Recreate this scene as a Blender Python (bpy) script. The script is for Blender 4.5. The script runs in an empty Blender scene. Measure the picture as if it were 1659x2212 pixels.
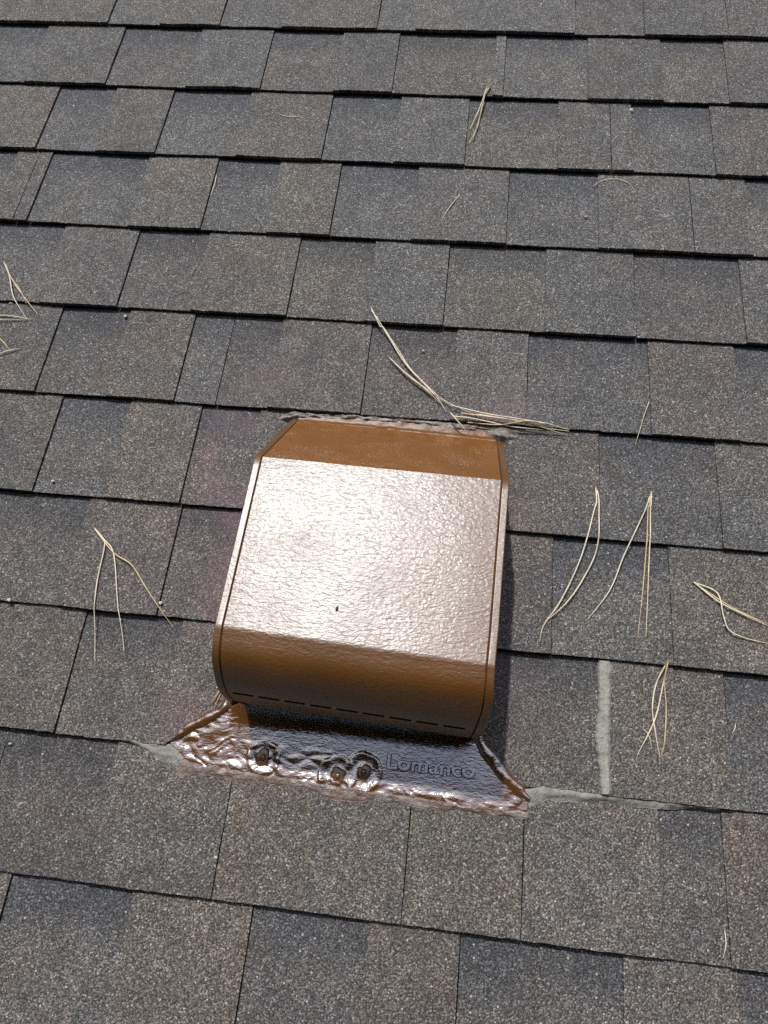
import bpy, math, random
from mathutils import Matrix, Vector, noise

random.seed(7)
SC = bpy.context.scene
COL = SC.collection

# ------------------------------------------------------------------ frame of the roof
# Everything on the roof is measured in metres in the roof's own frame: x along the courses,
# y up the slope, z out of the roof surface.  M carries that frame into the world.
PITCH = math.radians(18.4)
M = Matrix.Translation((0, 0, 4.2)) @ Matrix.Rotation(PITCH, 4, 'X')

# ------------------------------------------------------------------ camera
cam_data = bpy.data.cameras.new('camera')
cam = bpy.data.objects.new('camera', cam_data)
COL.objects.link(cam)
Rc = Matrix(((0.9930632, -0.0811465, 0.0850927), (0.1054387, 0.9348574, -0.3390050), (-0.0520404, 0.3456254, 0.9369284)))
cam.matrix_world = M @ (Matrix.Translation((0.0, -1.13767, 0.79948)) @ Rc.to_4x4())
cam_data.sensor_fit = 'AUTO'
cam_data.sensor_width = 36.0
cam_data.lens = 36.0 * 1500.0 / 2212.0
cam_data.clip_start = 0.01
cam_data.clip_end = 5000
SC.camera = cam

# ------------------------------------------------------------------ sky and sun
sun_roof = Vector((-0.16, 0.51, 0.845)).normalized()
sun_dir = (M.to_3x3() @ sun_roof).normalized()
elev = math.asin(sun_dir.z)
azim = math.atan2(sun_dir.x, sun_dir.y)
world = bpy.data.worlds.new('World')
SC.world = world
world.use_nodes = True
wn = world.node_tree.nodes
wl = world.node_tree.links
wn.clear()
sky = wn.new('ShaderNodeTexSky')
sky.sky_type = 'NISHITA'
sky.sun_disc = False
sky.sun_elevation = elev
sky.sun_rotation = azim
sky.air_density = 1.0
sky.dust_density = 2.0
bg = wn.new('ShaderNodeBackground')
bg.inputs['Strength'].default_value = 0.15
wo = wn.new('ShaderNodeOutputWorld')
# scattered fair-weather cloud over the whole sky
w_tc = wn.new('ShaderNodeTexCoord')
w_sep = wn.new('ShaderNodeSeparateXYZ')
wl.new(w_tc.outputs['Generated'], w_sep.inputs[0])
w_den = wn.new('ShaderNodeMath'); w_den.operation = 'ADD'; w_den.inputs[1].default_value = 0.22
wl.new(w_sep.outputs[2], w_den.inputs[0])
w_max = wn.new('ShaderNodeMath'); w_max.operation = 'MAXIMUM'; w_max.inputs[1].default_value = 0.05
wl.new(w_den.outputs[0], w_max.inputs[0])
w_div = wn.new('ShaderNodeVectorMath'); w_div.operation = 'DIVIDE'
w_cmb = wn.new('ShaderNodeCombineXYZ')
for k in range(3):
    wl.new(w_max.outputs[0], w_cmb.inputs[k])
wl.new(w_tc.outputs['Generated'], w_div.inputs[0]); wl.new(w_cmb.outputs[0], w_div.inputs[1])
w_noise = wn.new('ShaderNodeTexNoise')
w_noise.inputs['Scale'].default_value = 3.4
w_noise.inputs['Detail'].default_value = 7.0
w_noise.inputs['Roughness'].default_value = 0.55
w_off = wn.new('ShaderNodeVectorMath'); w_off.operation = 'ADD'; w_off.name = 'cloud_drift'
w_off.inputs[1].default_value = (0.0, 0.0, 0.0)
wl.new(w_div.outputs[0], w_off.inputs[0])
wl.new(w_off.outputs[0], w_noise.inputs['Vector'])
w_ramp = wn.new('ShaderNodeValToRGB')
w_ramp.color_ramp.elements[0].position = 0.50
w_ramp.color_ramp.elements[1].position = 0.64
wl.new(w_noise.outputs[0], w_ramp.inputs[0])
w_mix = wn.new('ShaderNodeMix'); w_mix.data_type = 'RGBA'
wl.new(w_ramp.outputs[0], w_mix.inputs[0])
wl.new(sky.outputs[0], w_mix.inputs[6])
w_mix.inputs[7].default_value = (10.5, 11.2, 12.4, 1)
wl.new(w_mix.outputs[2], bg.inputs['Color'])
wl.new(bg.outputs[0], wo.inputs['Surface'])

sd = bpy.data.lights.new('sun', 'SUN')
sd.energy = 2.75
sd.angle = math.radians(1.2)
sd.color = (1.0, 0.99, 0.978)
sun = bpy.data.objects.new('sun', sd)
COL.objects.link(sun)
sun.rotation_euler = (-sun_dir).to_track_quat('-Z', 'Y').to_euler()
sun.location = (0, 0, 12)

SC.view_settings.view_transform = 'Standard'
SC.view_settings.look = 'None'
SC.view_settings.exposure = 0.47
SC.view_settings.gamma = 1.0
SC.view_settings.use_curve_mapping = False
SC.cycles.use_denoising = False
SC.cycles.max_bounces = 6
SC.cycles.sample_clamp_indirect = 6.0

# ------------------------------------------------------------------ node helpers
class NT:
    def __init__(self, name):
        self.m = bpy.data.materials.new(name)
        self.m.use_nodes = True
        self.t = self.m.node_tree
        self.b = self.t.nodes['Principled BSDF']
    def n(self, kind, **kw):
        nd = self.t.nodes.new(kind)
        for k, v in kw.items():
            setattr(nd, k, v)
        return nd
    def link(self, a, b):
        self.t.links.new(a, b)
    def put(self, sock, v):
        if hasattr(v, 'is_output'):
            self.link(v, sock)
        else:
            sock.default_value = v
    def math(self, op, a, b=None, c=None, clamp=False):
        nd = self.n('ShaderNodeMath', operation=op)
        nd.use_clamp = clamp
        for i, v in enumerate((a, b, c)):
            if v is not None:
                self.put(nd.inputs[i], v)
        return nd.outputs[0]
    def mix(self, fac, a, b, blend='MIX'):
        nd = self.n('ShaderNodeMix', data_type='RGBA', blend_type=blend)
        self.put(nd.inputs[0], fac)
        for s, v in ((nd.inputs[6], a), (nd.inputs[7], b)):
            if isinstance(v, tuple) and len(v) == 3:
                v = (*v, 1)
            self.put(s, v)
        return nd.outputs[2]
    def ramp(self, fac, stops, interp='LINEAR'):
        nd = self.n('ShaderNodeValToRGB')
        nd.color_ramp.interpolation = interp
        el = nd.color_ramp.elements
        while len(el) < len(stops):
            el.new(0.5)
        for e, (p, c) in zip(el, stops):
            e.position = p
            e.color = (c, c, c, 1) if not isinstance(c, tuple) else (*c, 1)
        self.link(fac, nd.inputs[0])
        return nd.outputs[0]
    def maprange(self, v, a, b, c, d, smooth=False):
        nd = self.n('ShaderNodeMapRange')
        nd.interpolation_type = 'SMOOTHSTEP' if smooth else 'LINEAR'
        self.put(nd.inputs[0], v)
        for i, x in zip((1, 2, 3, 4), (a, b, c, d)):
            nd.inputs[i].default_value = x
        return nd.outputs[0]
    def noise(self, vec, scale, detail=2, rough=0.5, dist=0.0, dim='3D'):
        nd = self.n('ShaderNodeTexNoise', noise_dimensions=dim)
        self.link(vec, nd.inputs['Vector'])
        nd.inputs['Scale'].default_value = scale
        nd.inputs['Detail'].default_value = detail
        nd.inputs['Roughness'].default_value = rough
        nd.inputs['Distortion'].default_value = dist
        return nd.outputs[0]
    def voro(self, vec, scale, feature='F1', dim='2D', rnd=1.0):
        nd = self.n('ShaderNodeTexVoronoi', voronoi_dimensions=dim, feature=feature)
        self.link(vec, nd.inputs['Vector'])
        nd.inputs['Scale'].default_value = scale
        nd.inputs['Randomness'].default_value = rnd
        return nd
    def uv(self, name):
        return self.n('ShaderNodeUVMap', uv_map=name).outputs[0]
    def bump(self, h, strength, dist, normal=None):
        nd = self.n('ShaderNodeBump')
        nd.inputs['Strength'].default_value = strength
        nd.inputs['Distance'].default_value = dist
        self.link(h, nd.inputs['Height'])
        if normal is not None:
            self.link(normal, nd.inputs['Normal'])
        return nd.outputs[0]

# ------------------------------------------------------------------ materials
def shingle_material():
    t = NT('mineral_granules')
    p = t.uv('roof_uv')
    q = t.uv('piece_uv')
    info = t.n('ShaderNodeObjectInfo')
    # jitter the coordinates so the cells are not too regular
    g1 = t.voro(p, 590.0)
    g2 = t.voro(p, 950.0)
    sep = t.n('ShaderNodeSeparateColor')
    t.link(g1.outputs['Color'], sep.inputs[0])
    sep2 = t.n('ShaderNodeSeparateColor')
    t.link(g2.outputs['Color'], sep2.inputs[0])
    v1 = t.ramp(sep.outputs[0], [(0, 0.46), (0.35, 0.74), (0.6, 1.0), (0.82, 1.30), (0.94, 1.62), (1.0, 2.4)])
    v2 = t.ramp(sep2.outputs[0], [(0, 0.55), (0.5, 0.9), (0.85, 1.35), (1.0, 2.0)])
    hue = t.ramp(sep.outputs[1], [(0, (0.92, 1.0, 1.07)), (0.35, (0.97, 1.0, 1.01)), (0.6, (1.01, 1.0, 0.97)), (0.85, (1.07, 1.0, 0.90)), (1.0, (1.22, 0.98, 0.82))])
    col = t.mix(1.0, info.outputs['Color'], hue, 'MULTIPLY')
    col = t.mix(1.0, col, v1, 'MULTIPLY')
    col = t.mix(1.0, col, v2, 'MULTIPLY')
    # black asphalt showing between the granules
    gap = t.maprange(g1.outputs['Distance'], 0.42, 0.72, 0.0, 0.85)
    col = t.mix(gap, col, (0.018, 0.018, 0.020))
    # blended colour drops of the granule mix
    big = t.noise(p, 9.0, 3, 0.55)
    col = t.mix(1.0, col, t.ramp(big, [(0.25, (0.84, 0.86, 0.90)), (0.5, (1, 1, 1)), (0.75, (1.14, 1.11, 1.06))]), 'MULTIPLY')
    mid = t.noise(p, 38.0, 3, 0.6)
    col = t.mix(1.0, col, t.ramp(mid, [(0.25, 0.80), (0.5, 1.0), (0.78, 1.25)]), 'MULTIPLY')
    wmp = t.noise(p, 14.0, 2, 0.5)
    col = t.mix(t.maprange(wmp, 0.52, 0.72, 0.0, 0.4), col, t.mix(1.0, col, (1.18, 1.0, 0.88), 'MULTIPLY'))
    # dark band of granules laid along the head of the single-layer areas
    sx = t.n('ShaderNodeSeparateXYZ')
    t.link(q, sx.inputs[0])
    edge = t.math('ADD', sx.outputs[1], t.math('MULTIPLY', t.math('SUBTRACT', mid, 0.5), 0.35))
    band = t.math('MULTIPLY', t.maprange(edge, 0.52, 0.88, 0.0, 0.66, True), info.outputs['Alpha'])
    col = t.mix(band, col, t.mix(1.0, col, (0.52, 0.58, 0.70), 'MULTIPLY'))
    # stray pale granules
    fl = t.voro(p, 75.0)
    fsep = t.n('ShaderNodeSeparateColor')
    t.link(fl.outputs['Color'], fsep.inputs[0])
    fleck = t.math('MULTIPLY', t.math('LESS_THAN', fl.outputs['Distance'], 0.075), t.math('GREATER_THAN', fsep.outputs[0], 0.88))
    col = t.mix(fleck, col, (0.34, 0.34, 0.32))
    # brown paint overspray around the vent; its purple gloss sheen is mixed into the colour
    vm = t.n('ShaderNodeVectorMath', operation='SUBTRACT')
    t.link(p, vm.inputs[0]); vm.inputs[1].default_value = (-0.105, -0.90, 0)
    va = t.n('ShaderNodeVectorMath', operation='ABSOLUTE'); t.link(vm.outputs[0], va.inputs[0])
    vs = t.n('ShaderNodeVectorMath', operation='SUBTRACT'); t.link(va.outputs[0], vs.inputs[0]); vs.inputs[1].default_value = (0.135, 0.17, 0)
    vx = t.n('ShaderNodeVectorMath', operation='MAXIMUM'); t.link(vs.outputs[0], vx.inputs[0]); vx.inputs[1].default_value = (0, 0, 0)
    vl = t.n('ShaderNodeVectorMath', operation='LENGTH'); t.link(vx.outputs[0], vl.inputs[0])
    near = t.maprange(vl.outputs['Value'], 0.0, 0.13, 1.0, 0.0, True)
    mist = t.math('MULTIPLY', near, t.maprange(t.noise(p, 11.0, 2, 0.5), 0.38, 0.66, 0.0, 0.75, True))
    col = t.mix(mist, col, t.mix(1.0, t.mix(0.38, col, (0.115, 0.070, 0.076)), (1.10, 0.86, 0.96), 'MULTIPLY'))
    t.link(col, t.b.inputs['Base Color'])
    t.link(t.maprange(mist, 0, 0.7, 0.78, 0.42), t.b.inputs['Roughness'])
    t.b.inputs['Specular IOR Level'].default_value = 0.35
    h = t.math('ADD', t.math('MULTIPLY', g1.outputs['Distance'], -1.0), t.math('MULTIPLY', g2.outputs['Distance'], -0.4))
    nb = t.bump(h, 0.55, 0.0011)
    t.link(t.bump(mid, 0.25, 0.002, nb), t.b.inputs['Normal'])
    return t.m

def far_shingle_material():
    t = NT('weathered_shingle_field')
    p = t.uv('roof_uv')
    g1 = t.voro(p, 470.0)
    sep = t.n('ShaderNodeSeparateColor'); t.link(g1.outputs['Color'], sep.inputs[0])
    pc = t.n('ShaderNodeAttribute', attribute_name='tone')
    col = t.mix(1.0, pc.outputs['Color'], t.ramp(sep.outputs[0], [(0, 0.3), (0.5, 0.8), (0.85, 1.7), (1, 3.0)]), 'MULTIPLY')
    t.link(col, t.b.inputs['Base Color'])
    t.b.inputs['Roughness'].default_value = 0.85
    return t.m

def paint_material(name, depth, wr_strength, fine, dust, rough=0.34, under=0.30, under_spec=0.3, coat=1.0, ior=1.55):
    t = NT(name)
    tc = t.n('ShaderNodeTexCoord').outputs['Object']
    big = t.noise(tc, 16.0, 2, 0.5)
    col = t.mix(t.maprange(big, 0.3, 0.7, 0, 1), tuple(depth * c for c in (0.145, 0.054, 0.0075)), tuple(depth * c for c in (0.168, 0.063, 0.0090)))
    sp = t.noise(tc, 700.0, 1, 0.5)
    patch = t.noise(tc, 22.0, 3, 0.6)
    speck = t.math('MULTIPLY', t.maprange(sp, 0.60, 0.68, 0, 1), t.maprange(patch, 0.45, 0.62, 0, dust))
    col = t.mix(speck, col, (0.55, 0.42, 0.33))
    t.link(col, t.b.inputs['Base Color'])
    t.b.inputs['Specular IOR Level'].default_value = under_spec
    t.b.inputs['Roughness'].default_value = under
    t.b.inputs['Specular Tint'].default_value = (0.80, 0.96, 1.0, 1)
    t.b.inputs['Coat Weight'].default_value = coat
    t.b.inputs['Coat IOR'].default_value = ior
    t.link(t.maprange(patch, 0.3, 0.7, rough - 0.03, rough + 0.05), t.b.inputs['Coat Roughness'])
    # wrinkled texture: short ridges
    st = t.n('ShaderNodeVectorMath', operation='MULTIPLY')
    t.link(tc, st.inputs[0]); st.inputs[1].default_value = (0.80, 1.75, 1.5)
    w1 = t.noise(st.outputs[0], 190.0, 2, 0.45, 0.9)
    w2 = t.noise(tc, 320.0, 1, 0.5, 0.5)
    h = t.math('ADD', t.math('MULTIPLY', w1, 1.0), t.math('MULTIPLY', w2, 0.25))
    n1 = t.bump(h, wr_strength, 0.0016)
    w3 = t.noise(tc, 560.0, 2, 0.5)
    n2 = t.bump(w3, fine, 0.0006, n1)
    t.link(n2, t.b.inputs['Normal'])
    t.link(n2, t.b.inputs['Coat Normal'])
    return t.m

def caulk_material(name, a, b, c, bumpd=0.0016, rough=0.6, spec=0.4, pts=(0.35, 0.55, 0.68)):
    t = NT(name)
    tc = t.n('ShaderNodeTexCoord').outputs['Object']
    big = t.noise(tc, 45.0, 4, 0.6, 0.6)
    col = t.ramp(big, [(pts[0], a), (pts[1], b), (pts[2], c)])
    grit = t.noise(tc, 520.0, 2, 0.6)
    col = t.mix(t.maprange(grit, 0.58, 0.68, 0, 0.75), col, (0.085, 0.083, 0.078))
    t.link(col, t.b.inputs['Base Color'])
    t.b.inputs['Roughness'].default_value = rough
    t.b.inputs['Specular IOR Level'].default_value = spec
    w = t.noise(tc, 130.0, 4, 0.6, 0.7)
    t.link(t.bump(grit, 0.7, 0.0012, t.bump(w, 0.9, bumpd)), t.b.inputs['Normal'])
    return t.m

def simple_material(name, colour, rough, spec=0.5, vary=0.0, scale=60.0):
    t = NT(name)
    tc = t.n('ShaderNodeTexCoord').outputs['Object']
    n = t.noise(tc, scale, 3, 0.6)
    lo = tuple(c * (1 - vary) for c in colour)
    hi = tuple(min(1, c * (1 + vary)) for c in colour)
    t.link(t.ramp(n, [(0.3, lo), (0.7, hi)]), t.b.inputs['Base Color'])
    t.b.inputs['Roughness'].default_value = rough
    t.b.inputs['Specular IOR Level'].default_value = spec
    return t.m

MAT = {
    'shingle': shingle_material(),
    'far': far_shingle_material(),
    'felt': simple_material('black_felt', (0.02, 0.02, 0.021), 0.9, 0.2, 0.3),
    'pine': simple_material('pine_foliage', (0.035, 0.055, 0.022), 0.8, 0.2, 0.4, 0.9),
    'grass': simple_material('lawn', (0.05, 0.09, 0.03), 0.9, 0.2, 0.4, 0.8),
    'paint_wrinkled': paint_material('wrinkled_brown_paint', 0.72, 0.30, 0.04, 0.03, 0.32, 0.46, 0.48, 1.0, 1.47),
    'paint_smooth': paint_material('smooth_brown_paint', 1.05, 0.08, 0.14, 0.7, 0.16, 0.3, 0.2, 0.35, 1.5),
    'paint_hem': paint_material('hem_brown_paint', 0.70, 0.16, 0.05, 0.03, 0.31, 0.46, 0.5, 1.0, 1.5),
    'paint_flange': paint_material('flange_brown_paint', 0.62, 0.24, 0.03, 0.02, 0.14, 0.3, 0.3, 1.0, 2.6),
    'paint_flange_back': paint_material('back_flange_brown_paint', 0.8, 0.20, 0.10, 0.3, 0.34, 0.4, 0.15, 0.3, 1.5),
    'caulk_crust': caulk_material('crusted_sealant', (0.11, 0.062, 0.042), (0.20, 0.172, 0.155), (0.31, 0.29, 0.272), 0.003, 0.65, 0.3, (0.30, 0.47, 0.62)),
    'paint_letter': paint_material('lettering_brown_paint', 0.60, 0.06, 0.03, 0.0, 0.085, 0.3, 0.3, 1.0, 2.9),
    'inside': simple_material('shade_black_interior', (0.012, 0.010, 0.009), 0.8, 0.2, 0.2),  # shade inside the vent put into a near-black colour
    'caulk': caulk_material('grey_sealant', (0.19, 0.186, 0.160), (0.245, 0.240, 0.208), (0.30, 0.293, 0.255)),
    'caulk_paint': caulk_material('painted_sealant', (0.16, 0.062, 0.022), (0.20, 0.095, 0.055), (0.36, 0.30, 0.275), 0.003, 0.33, 0.9, (0.38, 0.55, 0.66)),
    'caulk_pale': caulk_material('overpainted_pale_sealant', (0.11, 0.052, 0.030), (0.19, 0.150, 0.128), (0.28, 0.255, 0.23), 0.003, 0.42, 0.7),
    'needle': simple_material('dry_pine_needle', (0.60, 0.52, 0.37), 0.5, 0.3, 0.32, 70.0),
    'needle_pale': simple_material('bleached_pine_needle', (0.62, 0.55, 0.40), 0.5, 0.3, 0.25, 60.0),
    'needle_tan': simple_material('tan_pine_needle', (0.48, 0.37, 0.21), 0.5, 0.3, 0.35, 50.0),
    'needle_brown': simple_material('brown_pine_needle', (0.40, 0.26, 0.13), 0.5, 0.4, 0.2, 90.0),
    'sheath': simple_material('needle_sheath', (0.20, 0.12, 0.06), 0.7, 0.3, 0.2, 90.0),
    'pebble': simple_material('pale_grit', (0.46, 0.44, 0.39), 0.8, 0.3, 0.15, 300.0),
    'seed': simple_material('dark_seed', (0.02, 0.018, 0.015), 0.6, 0.4, 0.2),
}

# ------------------------------------------------------------------ object helpers
def make_mesh(name, verts, faces, mat, base=(0, 0, 0), uvs=None, smooth=False):
    b = Vector(base)
    me = bpy.data.meshes.new(name)
    me.from_pydata([tuple(Vector(v) - b) for v in verts], [], faces)
    me.materials.append(mat)
    for uname, fn in (('roof_uv', lambda i: (verts[i][0], verts[i][1])), ('piece_uv', (lambda i: uvs[i]) if uvs else None)):
        if fn is None:
            continue
        lay = me.uv_layers.new(name=uname)
        for lp in me.loops:
            lay.data[lp.index].uv = fn(lp.vertex_index)
    if smooth:
        me.polygons.foreach_set('use_smooth', [True] * len(me.polygons))
    me.update()
    return me

def place(o, base, parent=None, pbase=(0, 0, 0)):
    COL.objects.link(o)
    if parent is None:
        o.matrix_world = M @ Matrix.Translation(base)
    else:
        o.parent = parent
        o.location = Vector(base) - Vector(pbase)
    return o

def top(name, label, cat, base, verts=None, faces=None, mat=None, group=None, smooth=False):
    data = make_mesh(name, verts, faces, mat, base, None, smooth) if verts else None
    o = bpy.data.objects.new(name, data)
    place(o, base)
    o['label'] = label
    o['category'] = cat
    if group:
        o['group'] = group
    o['base'] = tuple(base)
    return o

def part(name, parent, verts, faces, mat, smooth=False, base=None):
    pb = tuple(parent['base'])
    base = base or pb
    o = bpy.data.objects.new(name, make_mesh(name, verts, faces, mat, base, None, smooth))
    place(o, base, parent, pb)
    o['base'] = tuple(base)
    return o

def interp(pts, x, kx=0):
    """y of a polyline at x (points sorted by coordinate kx)"""
    ky = 1 - kx
    if x <= pts[0][kx]:
        return pts[0][ky]
    for a, b in zip(pts, pts[1:]):
        if x <= b[kx]:
            f = (x - a[kx]) / max(1e-9, b[kx] - a[kx])
            return a[ky] + (b[ky] - a[ky]) * f
    return pts[-1][ky]

def nz(x, y, z=0.0):
    return noise.noise(Vector((x, y, z)))

# ------------------------------------------------------------------ ground and roof
g = bpy.data.objects.new('ground', make_mesh('ground', [(-900, -900, 0), (900, -900, 0), (900, 900, 0), (-900, 900, 0)], [(0, 1, 2, 3)], MAT['grass']))
COL.objects.link(g)
g['kind'] = 'structure'

# pines added out of frame so the glossy paint mirrors a dark line
wv, wf = [], []
wr = random.Random(5)
for q in range(150):
    az = q / 150 * 2 * math.pi + wr.uniform(-0.02, 0.02)
    near = math.sin(az) < -0.6  # downslope pines set closer to darken what the hood front reflects
    rad = wr.uniform(8.5, 11.5) if near else wr.uniform(12, 18)
    cx_, cy_ = rad * math.cos(az), rad * math.sin(az)
    hgt = wr.uniform(18, 22) if near else wr.uniform(16, 21)
    # trunk
    b0 = len(wv)
    for zz, rr in ((0.0, 0.24), (hgt * 0.9, 0.06)):
        for k in range(5):
            wv.append((cx_ + rr * math.cos(k * 1.2566), cy_ + rr * math.sin(k * 1.2566), zz))
    wf += [(b0 + k, b0 + (k + 1) % 5, b0 + 5 + (k + 1) % 5, b0 + 5 + k) for k in range(5)]
    # sprays of needles through the crown
    for k in range(300):
        f = wr.random() ** 0.8
        zc = hgt * (0.16 + 0.84 * f)
        rc = (2.6 * (1 - f) ** 0.8 + 0.25) * math.sqrt(wr.random())
        a = wr.uniform(0, 2 * math.pi)
        px, py = cx_ + rc * math.cos(a), cy_ + rc * math.sin(a)
        L, W = wr.uniform(0.45, 0.95), wr.uniform(0.16, 0.34)
        da = a + wr.uniform(-0.7, 0.7)
        dx, dy, dz = math.cos(da) * L, math.sin(da) * L, wr.uniform(-0.35, 0.45) * L
        sx_, sy_, sz_ = -math.sin(da) * W, math.cos(da) * W, wr.uniform(-0.6, 0.6) * W
        b0 = len(wv)
        wv += [(px, py, zc), (px + dx * 0.5 + sx_, py + dy * 0.5 + sy_, zc + dz * 0.6 + sz_), (px + dx, py + dy, zc + dz), (px + dx * 0.5 - sx_, py + dy * 0.5 - sy_, zc + dz * 0.4 - sz_)]
        wf.append((b0, b0 + 1, b0 + 2, b0 + 3))
wood = bpy.data.objects.new('woodland', make_mesh('woodland', wv, wf, MAT['pine']))
COL.objects.link(wood)
wood['kind'] = 'stuff'
wood['label'] = 'ring of unseen dark green pines added for the glossy paint to mirror'
wood['category'] = 'trees'

EXP = 0.143       # exposed height of one course
DROP = 0.0072     # how far a course dips below the edge of the course above it
LAYER = 0.0027    # one shingle layer

roof_v = [(-4, -4.6, -0.03), (4, -4.6, -0.03), (4, 3.4, -0.03), (-4, 3.4, -0.03),
          (-4, -4.6, -0.18), (4, -4.6, -0.18), (4, 3.4, -0.18), (-4, 3.4, -0.18)]
roof = bpy.data.objects.new('roof', make_mesh('roof', roof_v, [(0, 1, 2, 3), (7, 6, 5, 4), (0, 4, 5, 1), (1, 5, 6, 2), (2, 6, 7, 3), (3, 7, 4, 0)], MAT['felt']))
place(roof, (0, 0, 0))
roof['kind'] = 'structure'
roof['base'] = (0.0, 0.0, 0.0)

def surf(v, recess=False):
    k = math.floor(-v / EXP)              # courses end at v = -EXP * row
    vb = -EXP * (k + 1)
    return -DROP * (v - vb) / EXP - (LAYER if recess else 0.0)

TINT = {
    'gry': (0.106, 0.104, 0.103), 'drk': (0.089, 0.086, 0.086), 'blu': (0.096, 0.099, 0.103),
    'dbl': (0.088, 0.090, 0.095), 'tan': (0.116, 0.107, 0.096), 'olv': (0.109, 0.105, 0.094),
    'brn': (0.104, 0.096, 0.090), 'pur': (0.100, 0.091, 0.091),
}
# the laid pattern: (layer, left edge along the course, granule blend); T = double layer, R = single layer
ROWS = {
    0: [('T', -0.8951, 'tan'), ('R', -0.6399, 'gry'), ('T', -0.5476, 'tan'), ('R', -0.4426, 'gry'), ('T', -0.3357, 'brn'), ('R', -0.1747, 'blu'), ('T', -0.1101, 'gry'), ('R', 0.1488, 'pur'), ('T', 0.2589, 'drk'), ('T', 0.3891, 'pur'), ('E', 0.554, '')],
    1: [('R', -0.8969, 'blu'), ('T', -0.7474, 'gry'), ('R', -0.6084, 'pur'), ('T', -0.473, 'blu'), ('R', -0.3488, 'brn'), ('T', -0.2299, 'drk'), ('R', -0.1353, 'tan'), ('T', 0.0233, 'gry'), ('R', 0.0397, 'gry'), ('T', 0.1702, 'drk'), ('R', 0.2845, 'tan'), ('T', 0.382, 'drk'), ('E', 0.5445, '')],
    2: [('T', -0.8264, 'tan'), ('R', -0.6871, 'blu'), ('T', -0.589, 'brn'), ('R', -0.4915, 'blu'), ('T', -0.3626, 'brn'), ('R', -0.2288, 'blu'), ('T', -0.1188, 'gry'), ('R', -0.0114, 'olv'), ('T', 0.126, 'drk'), ('T', 0.2044, 'gry'), ('R', 0.237, 'blu'), ('T', 0.3536, 'pur'), ('E', 0.5298, '')],
    3: [('R', -0.8121, 'blu'), ('T', -0.719, 'tan'), ('T', -0.6813, 'pur'), ('R', -0.6599, 'blu'), ('T', -0.5009, 'tan'), ('R', -0.3901, 'blu'), ('T', -0.2914, 'olv'), ('R', -0.1971, 'blu'), ('T', -0.0784, 'gry'), ('R', 0.0571, 'blu'), ('T', 0.1863, 'gry'), ('T', 0.3167, 'drk'), ('R', 0.3957, 'gry'), ('E', 0.5454, '')],
    4: [('R', -0.7425, 'blu'), ('T', -0.5995, 'gry'), ('R', -0.4832, 'drk'), ('T', -0.3754, 'brn'), ('R', -0.2387, 'olv'), ('T', -0.1291, 'blu'), ('R', -0.0216, 'olv'), ('T', 0.1149, 'blu'), ('R', 0.2357, 'pur'), ('T', 0.3773, 'gry'), ('E', 0.4987, '')],
    5: [('T', -0.6823, 'drk'), ('R', -0.564, 'drk'), ('T', -0.4635, 'brn'), ('R', -0.3688, 'blu'), ('R', -0.3124, 'drk'), ('T', -0.2423, 'pur'), ('R', -0.1179, 'drk'), ('T', -0.0012, 'gry'), ('R', 0.0953, 'dbl'), ('T', 0.2518, 'pur'), ('R', 0.3621, 'dbl'), ('E', 0.5117, '')],
    6: [('T', -0.6506, 'drk'), ('R', -0.525, 'blu'), ('T', -0.4292, 'tan'), ('R', -0.3305, 'pur'), ('T', -0.251, 'drk'), ('R', -0.1282, 'drk'), ('T', -0.014, 'drk'), ('R', 0.1883, 'dbl'), ('T', 0.3304, 'blu'), ('E', 0.4681, '')],
    7: [('R', -0.6103, 'drk'), ('T', -0.4496, 'pur'), ('R', -0.3283, 'pur'), ('T', -0.2263, 'drk'), ('R', -0.1218, 'drk'), ('T', 0.003, 'drk'), ('R', 0.134, 'blu'), ('T', 0.2689, 'brn'), ('E', 0.4468, '')],
    8: [('T', -0.5582, 'brn'), ('R', -0.4163, 'drk'), ('T', -0.2964, 'tan'), ('XL', -0.2248, ''), ('R', 0.0661, 'drk'), ('T', 0.1948, 'brn'), ('R', 0.3244, 'dbl'), ('E', 0.461, '')],
    9: [('R', -0.5903, 'gry'), ('R', -0.4727, 'drk'), ('T', -0.3419, 'gry'), ('T', -0.2059, 'tan'), ('C', -0.1089, 'gry'), ('T', -0.009, 'olv'), ('T', 0.1107, 'gry'), ('R', 0.2497, 'dbl'), ('T', 0.3132, 'pur'), ('E', 0.4666, '')],
    10: [('T', -0.5392, 'tan'), ('R', -0.4255, 'blu'), ('T', -0.2902, 'tan'), ('R', -0.1621, 'dbl'), ('T', -0.0416, 'brn'), ('R', 0.052, 'dbl'), ('T', 0.2116, 'gry'), ('R', 0.3214, 'dbl'), ('E', 0.4474, '')],
}
U_MIN, U_MAX = -1.12, 0.82
BLENDS = ['gry', 'drk', 'blu', 'tan', 'olv', 'brn', 'pur', 'gry', 'drk']

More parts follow.
